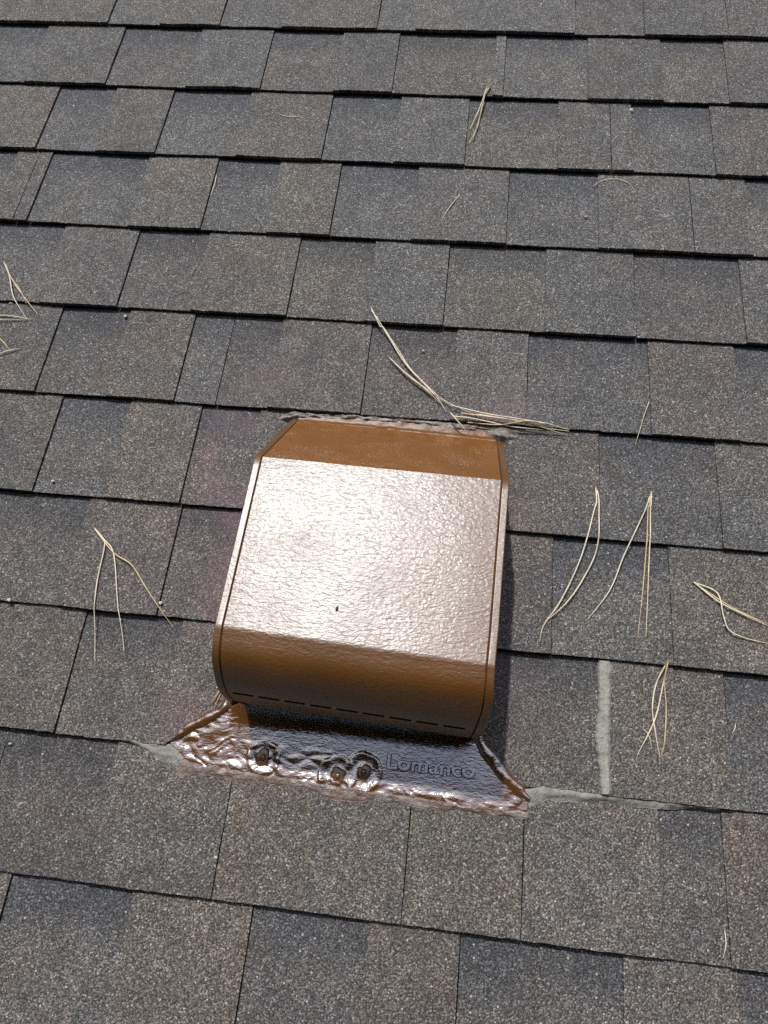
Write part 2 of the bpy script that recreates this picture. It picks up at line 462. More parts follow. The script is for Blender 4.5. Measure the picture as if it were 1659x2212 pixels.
def shingle(row, kind, u0, u1, tint, gap0, gap1, left=None, right=None):
    vb = -EXP * row
    vt = vb + EXP
    vh = vt + 0.045
    seed = row * 13.7 + u0 * 31
    n = max(3, int((u1 - u0) / 0.006))
    vs = [vb, vb + 0.004, vb + 0.02, vb + 0.045, vb + 0.07, vb + 0.10, vt, vh]
    drop = {'T': 0.0, 'C': 0.0003}.get(kind, LAYER)
    lift = [0.0007 * nz(seed, j) for j in range(3)]
    vert, uv = [], []
    lean0 = 0.0012 * nz(seed, 3.3)
    for j, v in enumerate(vs):
        s = (v - vb) / EXP
        a = (left(v) if left else u0 + lean0 * (s - 0.5)) + gap0 * (1 + 0.6 * nz(v * 60, seed)) + 0.0005 * nz(v * 150, seed, 2)
        b = (right(v) if right else u1) - gap1 * (1 + 0.6 * nz(v * 60, seed + 5)) + 0.0005 * nz(v * 150, seed, 7)
        for i in range(n + 1):
            f = i / n
            u = a + (b - a) * f
            vv = v
            if j == 0:
                vv += 0.0008 * nz(u * 210, seed) + 0.0006 * nz(u * 480, seed, 4) + 0.0013 * nz(u * 9, row * 3.1)
            fall = max(0.0, 1 - (v - vb) / 0.05)
            wav = fall * (0.0009 * nz(u * 14, row * 2.3, 1.0) + 0.0006 * nz(u * 45, seed, 2.0))
            vert.append((u, vv, -DROP * (v - vb) / EXP - drop + wav))
            uv.append((f, s))
    faces = []
    w = n + 1
    for j in range(len(vs) - 1):
        for i in range(n):
            faces.append((j * w + i, j * w + i + 1, (j + 1) * w + i + 1, (j + 1) * w + i))
    # skirts: lower edge and both sides
    th = 2 * LAYER - drop
    def skirt(idx):
        base = len(vert)
        for i in idx:
            x, y, z = vert[i]
            vert.append((x, y, z - th)); uv.append(uv[i])
        for q in range(len(idx) - 1):
            faces.append((idx[q + 1], idx[q], base + q, base + q + 1))
    skirt(list(range(w)))
    skirt([j * w + n for j in range(len(vs))])
    skirt([j * w for j in range(len(vs) - 1, -1, -1)])
    o = bpy.data.objects.new('shingle', make_mesh('shingle', vert, faces, MAT['shingle'], (0, 0, 0), uv))
    place(o, (0, 0, 0), roof)
    c = [0.58 * a + 0.42 * b for a, b in zip(TINT[tint], (0.103, 0.098, 0.094))]
    c = [c[0] * 1.12, c[1] * 1.095, c[2] * 1.055]
    k = 1.0 + 0.10 * nz(seed, 9.1)
    warm = max(-1.0, min(1.0, (row - 5.5) / 4.0)) * 0.028
    c = [c[0] * (1 + warm), c[1], c[2] * (1 - warm)]
    o.color = (c[0] * k, c[1] * k, c[2] * k, 1.0 if kind == 'R' else 0.0)
    return o

CUT_L = [(-1.1440, -0.2860), (-1.1396, -0.2824), (-1.1277, -0.2696), (-1.1022, -0.2317), (-1.0929, -0.2257), (-1.05, -0.224)]
CUT_R = [(-1.1440, 0.1010), (-1.1418, 0.0940), (-1.1211, 0.0731), (-1.1063, 0.0610), (-1.0895, 0.0600), (-1.05, 0.0600)]

rng = random.Random(21)
SPAN = {}
for row in range(-2, 14):
    pieces = []
    spec = ROWS.get(row)
    if spec:
        first, last = spec[0][1], spec[-1][1]
        core = [(k, u0, spec[i + 1][1], c) for i, (k, u0, c) in enumerate(spec[:-1])]
    else:
        first = last = -0.9 + rng.uniform(0, 0.1)
        core = []
    u = first
    lhs = []
    flip = (core[0][0] == 'R') if core else False
    while u > U_MIN:
        w = rng.uniform(0.09, 0.19)
        lhs.append(('T' if flip else 'R', u - w, u, rng.choice(BLENDS)))
        flip = not flip
        u -= w
    rhs = []
    flip = (core[-1][0] == 'R') if core else True
    u = last
    while u < U_MAX:
        w = rng.uniform(0.09, 0.19)
        rhs.append(('T' if flip else 'R', u, u + w, rng.choice(BLENDS)))
        flip = not flip
        u += w
    pieces = lhs[::-1] + core + rhs
    SPAN[row] = (pieces[0][1], pieces[-1][2])
    for i, (k, u0, u1, c) in enumerate(pieces):
        if k == 'XL':
            continue
        prev = pieces[i - 1][0] if i else 'T'
        nxt = pieces[i + 1][0] if i + 1 < len(pieces) else 'T'
        soft0 = (prev == 'R' and k == 'T') or k == 'C'
        soft1 = (k == 'R' and nxt == 'T') or nxt == 'C'
        g0 = -0.0 if soft0 else 0.0006
        g1 = -0.0006 if soft1 else 0.0006
        lf = rf = None
        if nxt == 'XL':
            rf = lambda v: interp(CUT_L, v, 0)
        if prev == 'XL':
            lf = lambda v: interp(CUT_R, v, 0)
        shingle(row, k, u0, u1, c, g0, g1, lf, rf)

# the rest of the roof field, beyond what is laid piece by piece
fv, ff, ftone = [], [], []
for row in range(-22, 32):
    vb = -EXP * row
    runs = [(-3.98, SPAN[row][0]), (SPAN[row][1], 3.98)] if row in SPAN else [(-3.98, 3.98)]
    for lo, hi in runs:
        u = lo
        while u < hi - 0.001:
            w = rng.uniform(0.10, 0.20)
            if hi - (u + w) < 0.08:
                w = hi - u
            d = rng.choice((0, LAYER))
            b = len(fv)
            z0, z1 = -d, -DROP * (EXP + 0.04) / EXP - d
            fv += [(u, vb, z0), (u + w - 0.001, vb, z0), (u + w - 0.001, vb + EXP + 0.04, z1), (u, vb + EXP + 0.04, z1),
                   (u, vb, -2 * LAYER), (u + w - 0.001, vb, -2 * LAYER)]
            ff += [(b, b + 1, b + 2, b + 3), (b + 1, b, b + 4, b + 5)]
            ftone += [TINT[rng.choice(BLENDS)]] * 2
            u += w
fm = make_mesh('shingle_field', fv, ff, MAT['far'])
ca = fm.color_attributes.new('tone', 'FLOAT_COLOR', 'CORNER')
for poly in fm.polygons:
    for li in poly.loop_indices:
        ca.data[li].color = (*ftone[poly.index], 1)
field = bpy.data.objects.new('shingle_field', fm)
place(field, (0, 0, 0), roof)
field['kind'] = 'stuff'

# ------------------------------------------------------------------ roof vent
VB = (-0.075, -0.92, -0.004)
vent = top('roof_vent', 'glossy brown painted metal roof vent with a rounded slant back hood', 'roof vent', VB)
PL = [(-0.2051, -0.7302, 0.0), (-0.2066, -0.8429, 0.128), (-0.2083, -0.9979, 0.145), (-0.2085, -1.0314, 0.1495), (-0.2085, -1.0549, 0.1435), (-0.2085, -1.0717, 0.127), (-0.2085, -1.0862, 0.099), (-0.2062, -1.0932, 0.07)]
PR = [(0.0683, -0.7417, 0.0), (0.0657, -0.8493, 0.128), (0.0607, -1.0085, 0.145), (0.0588, -1.0434, 0.1495), (0.0592, -1.0653, 0.1435), (0.0589, -1.0819, 0.127), (0.0553, -1.0982, 0.099), (0.053, -1.105, 0.07)]

def catmull(p, n):
    out = []
    P = [p[0] + (p[0] - p[1])] + p + [p[-1] + (p[-1] - p[-2])]
    for i in range(1, len(P) - 2):
        for k in range(n):
            t = k / n
            a, b, c, d = P[i - 1], P[i], P[i + 1], P[i + 2]
            out.append(0.5 * ((2 * b) + (c - a) * t + (2 * a - 5 * b + 4 * c - d) * t * t + (3 * b - 3 * c + d - a) * t ** 3))
    out.append(p[-1])
    return out

def profile(P):
    P = [Vector(q) for q in P]
    back = [P[0].lerp(P[1], t / 6) for t in range(7)]
    flat = [P[1].lerp(P[2], t / 14) for t in range(14)] + [P[2].lerp(P[3], t) for t in (0, 0.35, 0.7, 0.93)]
    curve = catmull(P[3:], 7)
    return back, flat + curve

backL, topL = profile(PL)
backR, topR = profile(PR)

def inset_cols():
    return 0.0092

def ruled(A, B, ins, cols, bulge=0.0, thick=None):
    """sheet between two edge polylines, set in from both edges"""
    vs = []
    for j, (a, b) in enumerate(zip(A, B)):
        L = (b - a).length
        for c in cols:
            f = (ins + (L - 2 * ins) * c) / L
            p = a.lerp(b, f)
            z = bulge * (nz(p.x * 11, p.y * 9, 3.0) + 0.5 * nz(p.x * 24, p.y * 20, 5.0))
            vs.append((p.x, p.y, p.z + z))
    w = len(cols)
    fs = [(j * w + i, (j + 1) * w + i, (j + 1) * w + i + 1, j * w + i + 1) for j in range(len(A) - 1) for i in range(w - 1)]
    return vs, fs

# hood sheet: flat top rolling over the front; nine louvre slots are cut near its lower edge
NS = 9
cols = [0.0]
slot_cols = []
for s in range(NS):
    c0 = 0.022 + s * (0.965 / NS)
    c1 = c0 + 0.087
    cols += [c0]; slot_cols.append(len(cols) - 1)
    cols += [c0 + (c1 - c0) * t for t in (0.25, 0.5, 0.75)] + [c1]
cols.append(1.0)
topL2, topR2 = topL, topR
vs, fs = ruled(topL2, topR2, inset_cols(), cols, 0.0006)
w = len(cols)
nrow = len(topL2)
slot_row = nrow - 8
cut = set()
for sc in slot_cols:
    for i in range(sc, sc + 4):
        cut.add(slot_row * (w - 1) + i)
fs2 = [f for q, f in enumerate(fs) if q not in cut]
hood = part('hood', vent, vs, fs2, MAT['paint_wrinkled'], True)
# louvre tongues pressed inward behind each slot
for sc in slot_cols:
    tv = []
    for i in range(sc, sc + 5):
        a = Vector(vs[slot_row * w + i]); b = Vector(vs[(slot_row + 1) * w + i])
        tv += [tuple(b), tuple(b + Vector((0, 0.007, 0.0030)))]
    tf = [(2 * i, 2 * i + 2, 2 * i + 3, 2 * i + 1) for i in range(4)]
    part('louvre', vent, tv, tf, MAT['inside'], False)  # near-black tongue colour paints the shade in the slot
# turned-under lip
lv = []
for c in cols:
    a = topL2[-1].lerp(topR2[-1], 0.037 + 0.926 * c)
    for dy, dz in ((0, 0), (0.003, -0.002), (0.010, -0.001), (0.012, 0.004)):
        lv.append((a.x, a.y + dy, a.z + dz))
lf = [(4 * i + j, 4 * i + j + 1, 4 * i + j + 5, 4 * i + j + 4) for i in range(w - 1) for j in range(3)]
part('lip', vent, lv, lf, MAT['paint_hem'], False)
# slanted back
vs, fs = ruled(backL, backR, 0.0092, [i / 24 for i in range(25)], 0.0007)
part('back_slope', vent, vs, fs, MAT['paint_smooth'], True)

# side hems: rolled strips over both side walls
SEC = [(0.0, -0.005), (0.0002, -0.0008), (0.0006, 0.0001), (0.0010, 0.0003), (0.0014, 0.0003), (0.0040, 0.0003), (0.0066, 0.0003), (0.0070, 0.0003), (0.0076, -0.0002), (0.0079, -0.0022), (0.0150, -0.0026)]
def hem(edge, other):
    vs = []
    n = len(edge)
    for j, p in enumerate(edge):
        d = (edge[min(j + 1, n - 1)] - edge[max(j - 1, 0)]).normalized()
        across = (other[j] - p).normalized()
        nrm = across.cross(d)
        if nrm.z < 0 or (abs(nrm.z) < 0.2 and nrm.y > 0):
            nrm = -nrm
        nrm.normalize()
        for s, h in SEC:
            q = p + across * s + nrm * (h + 0.0002 * nz(p.y * 60, s * 300))
            vs.append(tuple(q))
    m = len(SEC)
    fs = [(j * m + i, (j + 1) * m + i, (j + 1) * m + i + 1, j * m + i + 1) for j in range(n - 1) for i in range(m - 1)]
    return vs, fs
for eb, et, ob, ot in ((backL, topL, backR, topR), (backR, topR, backL, topL)):
    vs, fs = hem(eb[:-1] + et, ob[:-1] + ot)
    h = part('side_hem', vent, vs, fs, MAT['paint_hem'], True)
    # upright side wall under the hem
    edge = eb[:-1] + et
    dx = 0.003 if eb is backL else -0.003
    wv = []
    for p in edge:
        wv += [(p.x + dx, p.y, p.z - 0.002), (p.x + dx, p.y * 0.999, -0.006)]
    e = edge[-1]
    wv += [(e.x + dx, e.y + 0.004, e.z - 0.002), (e.x + dx, -1.075, -0.006)]
    wf = [(2 * i, 2 * i + 1, 2 * i + 3, 2 * i + 2) for i in range(len(wv) // 2 - 1)]
    part('side_wall', vent, wv, wf, MAT['paint_hem'], False)

# throat sheet inside the hood, its shade painted near-black
tv = [(-0.195, -1.02, -0.005), (0.045, -1.035, -0.005), (0.045, -1.035, 0.135), (-0.195, -1.02, 0.135)]
part('throat', vent, tv, [(0, 1, 2, 3)], MAT['inside'])

# base flange: paint-flooded metal sheet with smeared sealant under the paint
FT = [(-0.2824, -1.1396), (-0.2696, -1.1290), (-0.2317, -1.1022), (-0.2225, -1.0965), (-0.2085, -1.0900), (-0.2060, -1.03), (0.0580, -1.03), (0.0590, -1.0895), (0.0620, -1.1063), (0.0735, -1.1200), (0.0940, -1.1405), (0.1112, -1.1505), (0.1143, -1.158)]
FB = [(-0.2824, -1.1400), (-0.2763, -1.1468), (-0.263, -1.1594), (-0.2347, -1.1652), (-0.2047, -1.1656), (-0.1661, -1.1656), (-0.1069, -1.1687), (-0.0374, -1.1705), (0.0197, -1.1723), (0.0759, -1.1734), (0.112, -1.1726), (0.1143, -1.164)]
SCREWS = [(-0.1754, -1.1452, 0.0190), (-0.0913, -1.1549, 0.0212), (-0.0635, -1.1487, 0.0213)]

def flange_z(u, v):
    z = -0.0052
    # the sheet turns up towards the hood
    if v > -1.117:
        fade = max(0.0, min(1.0, (u + 0.222) / 0.02)) * max(0.0, min(1.0, (0.056 - u) / 0.02))
        d = min(v + 1.117, 0.045)
        z += fade * (0.5 * 0.66 / 0.022 * min(d, 0.022) ** 2 + 0.66 * max(0.0, d - 0.022))
    # sealant ridges along the left end and the lower edge
    wl = max(0.0, min(1.0, (-0.205 - u) / 0.03))
    low = interp(FB, u) + 0.016
    wb = max(0.0, min(1.0, (low - v) / 0.008))
    wr = max(0.0, min(1.0, (u - 0.082) / 0.02))
    wmax = max(wl, wb, wr)
    ridg = abs(nz(u * 60 + 2.5 * nz(u * 30, v * 30), v * 105 + 2.5 * nz(u * 28, v * 28, 9.0), 1.0)) * 0.0012 + nz(u * 90, v * 120, 2.0) * 0.0008
    z += wmax * (0.0008 + ridg)
    z += 0.0006 * nz(u * 25, v * 25, 7.0)
    # smear between the screws
    for (a, b, r) in SCREWS:
        d = math.hypot(u - a, v - b)
        if d < r * 1.25:
            k = d / r
            th = math.atan2(v - b, u - a)
            k += 0.09 * nz(math.cos(th) * 1.3 + a * 90, math.sin(th) * 1.3, 5.0)
            st = max(0.0, min(1.0, (1.02 - k) / 0.10)); st = st * st * (3 - 2 * st)
            bite = 0.55 + 0.9 * max(0.0, nz(math.cos(th) * 1.1, math.sin(th) * 1.1 + a * 50, 11.0) + 0.35)
            z += 0.0010 * st * bite
            z -= 0.0011 * math.exp(-((k - 0.55) / 0.22) ** 2) * bite
            z += 0.0004 * st * nz(u * 120, v * 120, 6.0)
    d = nz(u * 30, v * 60, 4.0)
    if -0.215 < u < -0.10 and v < -1.13:
        z += 0.0010 * abs(nz(u * 60, v * 110, 8.0))
    return z

def loft(name, A, B, n, m, zfun, mat, parent=None, label=None, cat=None, base=None, jit=0.0, skirt=0.004, axis=0, smooth=True, group=None):
    lo = min(A[0][axis], B[0][axis]); hi = max(A[-1][axis], B[-1][axis])
    vs = []
    for i in range(n + 1):
        s = lo + (hi - lo) * i / n
        a = interp(A, s, axis) + jit * (nz(s * 120, 1.5) + 0.6 * nz(s * 320, 2.5) + 0.8 * nz(s * 45, 3.5))
        b = interp(B, s, axis) + jit * (nz(s * 120, 6.5) + 0.6 * nz(s * 320, 7.5) + 1.2 * nz(s * 45, 8.5))
        for j in range(m + 1):
            t = j / m
            o = a + (b - a) * t
            u, v = (s, o) if axis == 0 else (o, s)
            edge = max(0.0, min(1.0, 4 * min(t, 1 - t)))
            z = zfun(u, v, t, edge)
            vs.append((u, v, z))
    w = m + 1
    fs = [(i * w + j, i * w + j + 1, (i + 1) * w + j + 1, (i + 1) * w + j) for i in range(n) for j in range(m)]
    def sk(idx):
        b0 = len(vs)
        for i in idx:
            x, y, z = vs[i]
            vs.append((x, y, z - skirt))
        for q in range(len(idx) - 1):
            fs.append((idx[q], idx[q + 1], b0 + q + 1, b0 + q))
    sk([i * w for i in range(n + 1)]); sk([i * w + m for i in range(n + 1)])
    sk(list(range(w))); sk([n * w + j for j in range(w)])
    # keep normals facing out of the roof
    a, b, c = (Vector(vs[k]) for k in fs[0][:3])
    mid = fs[len(fs) // 3]
    a, b, c = (Vector(vs[k]) for k in mid[:3])
    if (b - a).cross(c - b).z < 0:
        fs = [tuple(reversed(f)) for f in fs]
    if parent is not None:
        return part(name, parent, vs, fs, mat, smooth)
    return top(name, label, cat, base, vs, fs, mat, group, smooth)

flange = loft('flange', FT, FB, 400, 100, lambda u, v, t, e: flange_z(u, v), MAT['paint_flange'], vent, jit=0.0006, skirt=0.004)

def dome(cx, cy, z0, r, h, sq=1.0, seg=20, rings=5, wob=0.0, seed=0.0):
    vs = [(cx, cy, z0 + h)]
    for k in range(1, rings + 1):
        a = k / rings * math.pi / 2
        for s in range(seg):
            th = 2 * math.pi * s / seg
            rr = r * math.sin(a) * (1 + wob * nz(math.cos(th) * 1.5, math.sin(th) * 1.5, seed))
            vs.append((cx + rr * math.cos(th), cy + rr * sq * math.sin(th), z0 + h * math.cos(a)))
    fs = [(0, 1 + s, 1 + (s + 1) % seg) for s in range(seg)]
    for k in range(rings - 1):
        for s in range(seg):
            a, b = 1 + k * seg + s, 1 + k * seg + (s + 1) % seg
            fs.append((a, a + seg, b + seg, b))
    return vs, fs

for q, (a, b, r) in enumerate(SCREWS):
    z0 = flange_z(a, b)
    vs, fs = dome(a, b, z0 - 0.0006, 0.0088, 0.0020, seed=q * 1.7, wob=0.45)
    scr = part('screw', vent, vs, fs, MAT['paint_hem'], True)
    vs, fs = dome(a + 0.0004, b + 0.0002, z0 + 0.0006, 0.0040, 0.0030, seg=6, rings=3, wob=0.35, seed=q * 2.9)
    part('screw_head', scr, vs, fs, MAT['paint_hem'], False)

# raised maker's lettering stamped into the flange
fc = bpy.data.curves.new('lettering', 'FONT')
fc.body = 'Lomanco'
fc.size = 1.0
fc.extrude = 0.03
fc.bevel_depth = 0.042
fc.bevel_resolution = 3
fc.offset = 0.006
fc.resolution_u = 6
tmp = bpy.data.objects.new('lettering_source', fc)
COL.objects.link(tmp)
bpy.context.view_layer.update()
dg = bpy.context.evaluated_depsgraph_get()
tm = bpy.data.meshes.new_from_object(tmp.evaluated_get(dg))
xs = [v.co.x for v in tm.vertices]; ys = [v.co.y for v in tm.vertices]
x0, x1, y0, y1 = min(xs), max(xs), min(ys), max(ys)
lv = []
for v in tm.vertices:
    fx = (v.co.x - x0) / (x1 - x0); fy = (v.co.y - y0) / (y1 - y0)
    u = -0.0395 + fx * 0.0965
    vv = -1.1432 + fy * 0.0165
    lv.append((u, vv, flange_z(u, vv) + (v.co.z + 0.072) / 0.144 * 0.0036 - 0.0006))
lf = [tuple(p.vertices) for p in tm.polygons]
bpy.data.objects.remove(tmp)
bpy.data.meshes.remove(tm)
part('lettering', flange, lv, lf, MAT['paint_letter'], False)

# painted sealant fillets where the cut shingles meet the flange
def fillet(path, wdt, seed):
    vs = []
    pts = catmull([Vector((*p, 0)) for p in path], 10)
    n = len(pts)
    for i, p in enumerate(pts):
        d = (pts[min(i + 1, n - 1)] - pts[max(i - 1, 0)]).normalized()
        s = Vector((-d.y, d.x, 0))
        ww = wdt * (0.85 + 0.35 * nz(i * 0.13, seed)) * min(1, 0.35 + 3 * min(i, n - 1 - i) / n)
        for k in range(9):
            t = k / 8 * 2 - 1
            q = p + s * (t * ww)
            z = -0.0058 + 0.0056 * (1 - t * t) ** 0.6 + 0.0007 * nz(q.x * 160, q.y * 160, seed) + 0.0012 * nz(q.x * 60, q.y * 90, seed + 2)
            vs.append((q.x, q.y, z))
    fs = [(i * 9 + k, (i + 1) * 9 + k, (i + 1) * 9 + k + 1, i * 9 + k + 1) for i in range(n - 1) for k in range(8)]
    return vs, fs
for path, wd, sd_ in (([(-0.2262, -1.085), (-0.2290, -1.0985), (-0.2500, -1.1130), (-0.2700, -1.1265), (-0.2815, -1.1385)], 0.0080, 1.0),
                      ([(0.0590, -1.090), (0.0615, -1.1060), (0.0740, -1.1195), (0.0900, -1.1365), (0.1040, -1.1480), (0.1150, -1.1560)], 0.0092, 4.0)):
    vs, fs = fillet(path, wd, sd_)
    part('sealant_fillet', vent, vs, fs, MAT['paint_flange'], True)

# ------------------------------------------------------------------ sealant on the roof
def bead_z(h, rough, seed):
    def f(u, v, t, e):
        s = surf(v)
        return s - 0.0008 + h * math.sqrt(max(0.0, e)) + rough * (0.9 * nz(u * 330, v * 30, seed + 7) + 0.7 * nz(u * 90, v * 110, seed) + 0.6 * nz(u * 230, v * 230, seed + 3)) * (0.3 + 0.7 * e)
    return f
def step_z(h, rough, seed, v_line=-1.144):
    """bead that fills the step below a course edge: high at the edge, thin at its lower side"""
    def f(u, v, t, e):
        hi = -0.0035 * (1 - t) + surf(-1.150) * t
        return hi * 1.0 + h * math.sin(math.pi * min(1, 0.25 + t * 0.75)) + rough * (nz(u * 60, v * 160, seed) + 0.6 * nz(u * 170, v * 210, seed + 3))
    return f

loft('sealant_bead', [(-0.3266, -1.1432), (-0.3077, -1.1448), (-0.2824, -1.1420), (-0.263, -1.1560)],
     [(-0.3266, -1.1478), (-0.3019, -1.1552), (-0.275, -1.1676), (-0.263, -1.1745)], 60, 14,
     step_z(0.0018, 0.0016, 2.0), MAT['caulk'], label='grey sealant smear spreading from the left corner of the vent flange', cat='sealant',
     base=(-0.295, -1.155, -0.006), jit=0.0012, group='grey sealant around the vent')
loft('sealant_bead', [(-0.268, -1.1560), (-0.2347, -1.1620), (-0.1661, -1.1630), (-0.1069, -1.1655), (-0.0374, -1.1675), (0.0197, -1.1693), (0.0759, -1.1704), (0.1150, -1.1690)],
     [(-0.268, -1.1720), (-0.2621, -1.1770), (-0.250, -1.1705), (-0.2115, -1.1712), (-0.1642, -1.1715), (-0.1237, -1.1720), (-0.103, -1.1768), (-0.0938, -1.1810), (-0.0653, -1.1800), (-0.0487, -1.1735), (-0.0113, -1.1770), (0.0337, -1.1768), (0.0756, -1.1775), (0.1150, -1.1760)], 220, 12,
     lambda u, v, t, e: surf(v) + 0.0030 * (1 - t) + 0.0006 + 0.0008 * e + 0.0010 * (nz(u * 60, v * 160, 5.0) + 0.6 * nz(u * 170, v * 210, 8.0)) * e,
     MAT['caulk_pale'], label='ragged grey sealant line along the lower edge of the vent flange', cat='sealant',
     base=(-0.08, -1.172, -0.007), jit=0.0014, group='grey sealant around the vent')
loft('sealant_bead', [(0.1080, -1.1470), (0.1277, -1.1436), (0.1549, -1.1440), (0.1968, -1.1440), (0.2443, -1.1445), (0.3115, -1.1446)],
     [(0.1080, -1.1640), (0.1208, -1.1640), (0.1326, -1.1570), (0.17, -1.1545), (0.1938, -1.1515), (0.2293, -1.1528), (0.2499, -1.1512), (0.2735, -1.1485), (0.3115, -1.1468)], 150, 12,
     step_z(0.0020, 0.0013, 9.0), MAT['caulk'], label='grey sealant bead under the shingle edge right of the vent', cat='sealant',
     base=(0.21, -1.149, -0.006), jit=0.0009, group='grey sealant around the vent')
loft('sealant_strip', [(0.1890, -1.1430), (0.1886, -1.1197), (0.1833, -1.0998), (0.1832, -1.0759), (0.1868, -1.0448), (0.1866, -1.0030)],
     [(0.1985, -1.1430), (0.1984, -1.1187), (0.2004, -1.0965), (0.2000, -1.0665), (0.2020, -1.0355), (0.2012, -1.0030)], 110, 12,
     bead_z(0.0034, 0.0012, 14.0), MAT['caulk'], label='pale grey upright strip of sealant over a shingle joint', cat='sealant',
     base=(0.193, -1.07, -0.003), jit=0.0019, axis=1)
# sealant behind the hood
BS_T = [(-0.2278, -0.7282), (-0.2059, -0.7165), (-0.174, -0.7160), (-0.1358, -0.7162), (-0.0856, -0.7158), (-0.0357, -0.7158), (0.0014, -0.7163), (0.0538, -0.7185), (0.0902, -0.7200)]
BS_B = [(-0.2278, -0.7300), (-0.2150, -0.7315), (-0.2000, -0.7245), (-0.1337, -0.7222), (-0.0856, -0.7228), (-0.0523, -0.7222), (0.0093, -0.7248), (0.0450, -0.7268), (0.0560, -0.7370), (0.0700, -0.7420), (0.0790, -0.7390), (0.0848, -0.7300), (0.0902, -0.7240)]
def back_z(u, v, t, e):
    ends = min(1.0, (u + 0.2278) / 0.02) * min(1.0, (0.0902 - u) / 0.02)
    lump = 0.0075 * math.exp(-((u - 0.067) / 0.010) ** 2) * e + 0.0035 * math.exp(-((u + 0.212) / 0.010) ** 2) * e
    return surf(v) + 0.0036 * math.sqrt(max(0.0, e)) * ends * (0.75 + 0.9 * nz(u * 35, 4.0)) + lump + 0.0021 * (nz(u * 60, v * 230, 3.0) + 0.9 * nz(u * 170, v * 260, 6.0)) * (0.25 + e)
loft('sealant_bead', BS_T, BS_B, 300, 20, back_z, MAT['caulk_crust'], label='crusty half painted sealant ridge behind the vent hood', cat='sealant',
     base=(-0.07, -0.722, -0.006), jit=0.0013, group='grey sealant around the vent')
# the vent's own back flange, swept up into the slanted sheet
BF_T = [(-0.2000, -0.7205), (-0.1337, -0.7190), (-0.0523, -0.7195), (0.0093, -0.7205), (0.0600, -0.7240)]
BF_B = [(-0.2000, -0.7360), (0.0600, -0.7470)]
def back_flange_z(u, v, t, e):
    return surf(-0.727) + 0.0012 + 0.0125 * max(0.0, t - 0.35) ** 1.7 + 0.0006 * nz(u * 70, v * 90, 2.0) + 0.0010 * math.exp(-((t - 0.62) / 0.07) ** 2) * (1 + nz(u * 50, 7.0))
loft('back_flange', BF_T, BF_B, 160, 24, back_flange_z, MAT['paint_flange_back'], vent, jit=0.0004, skirt=0.003)

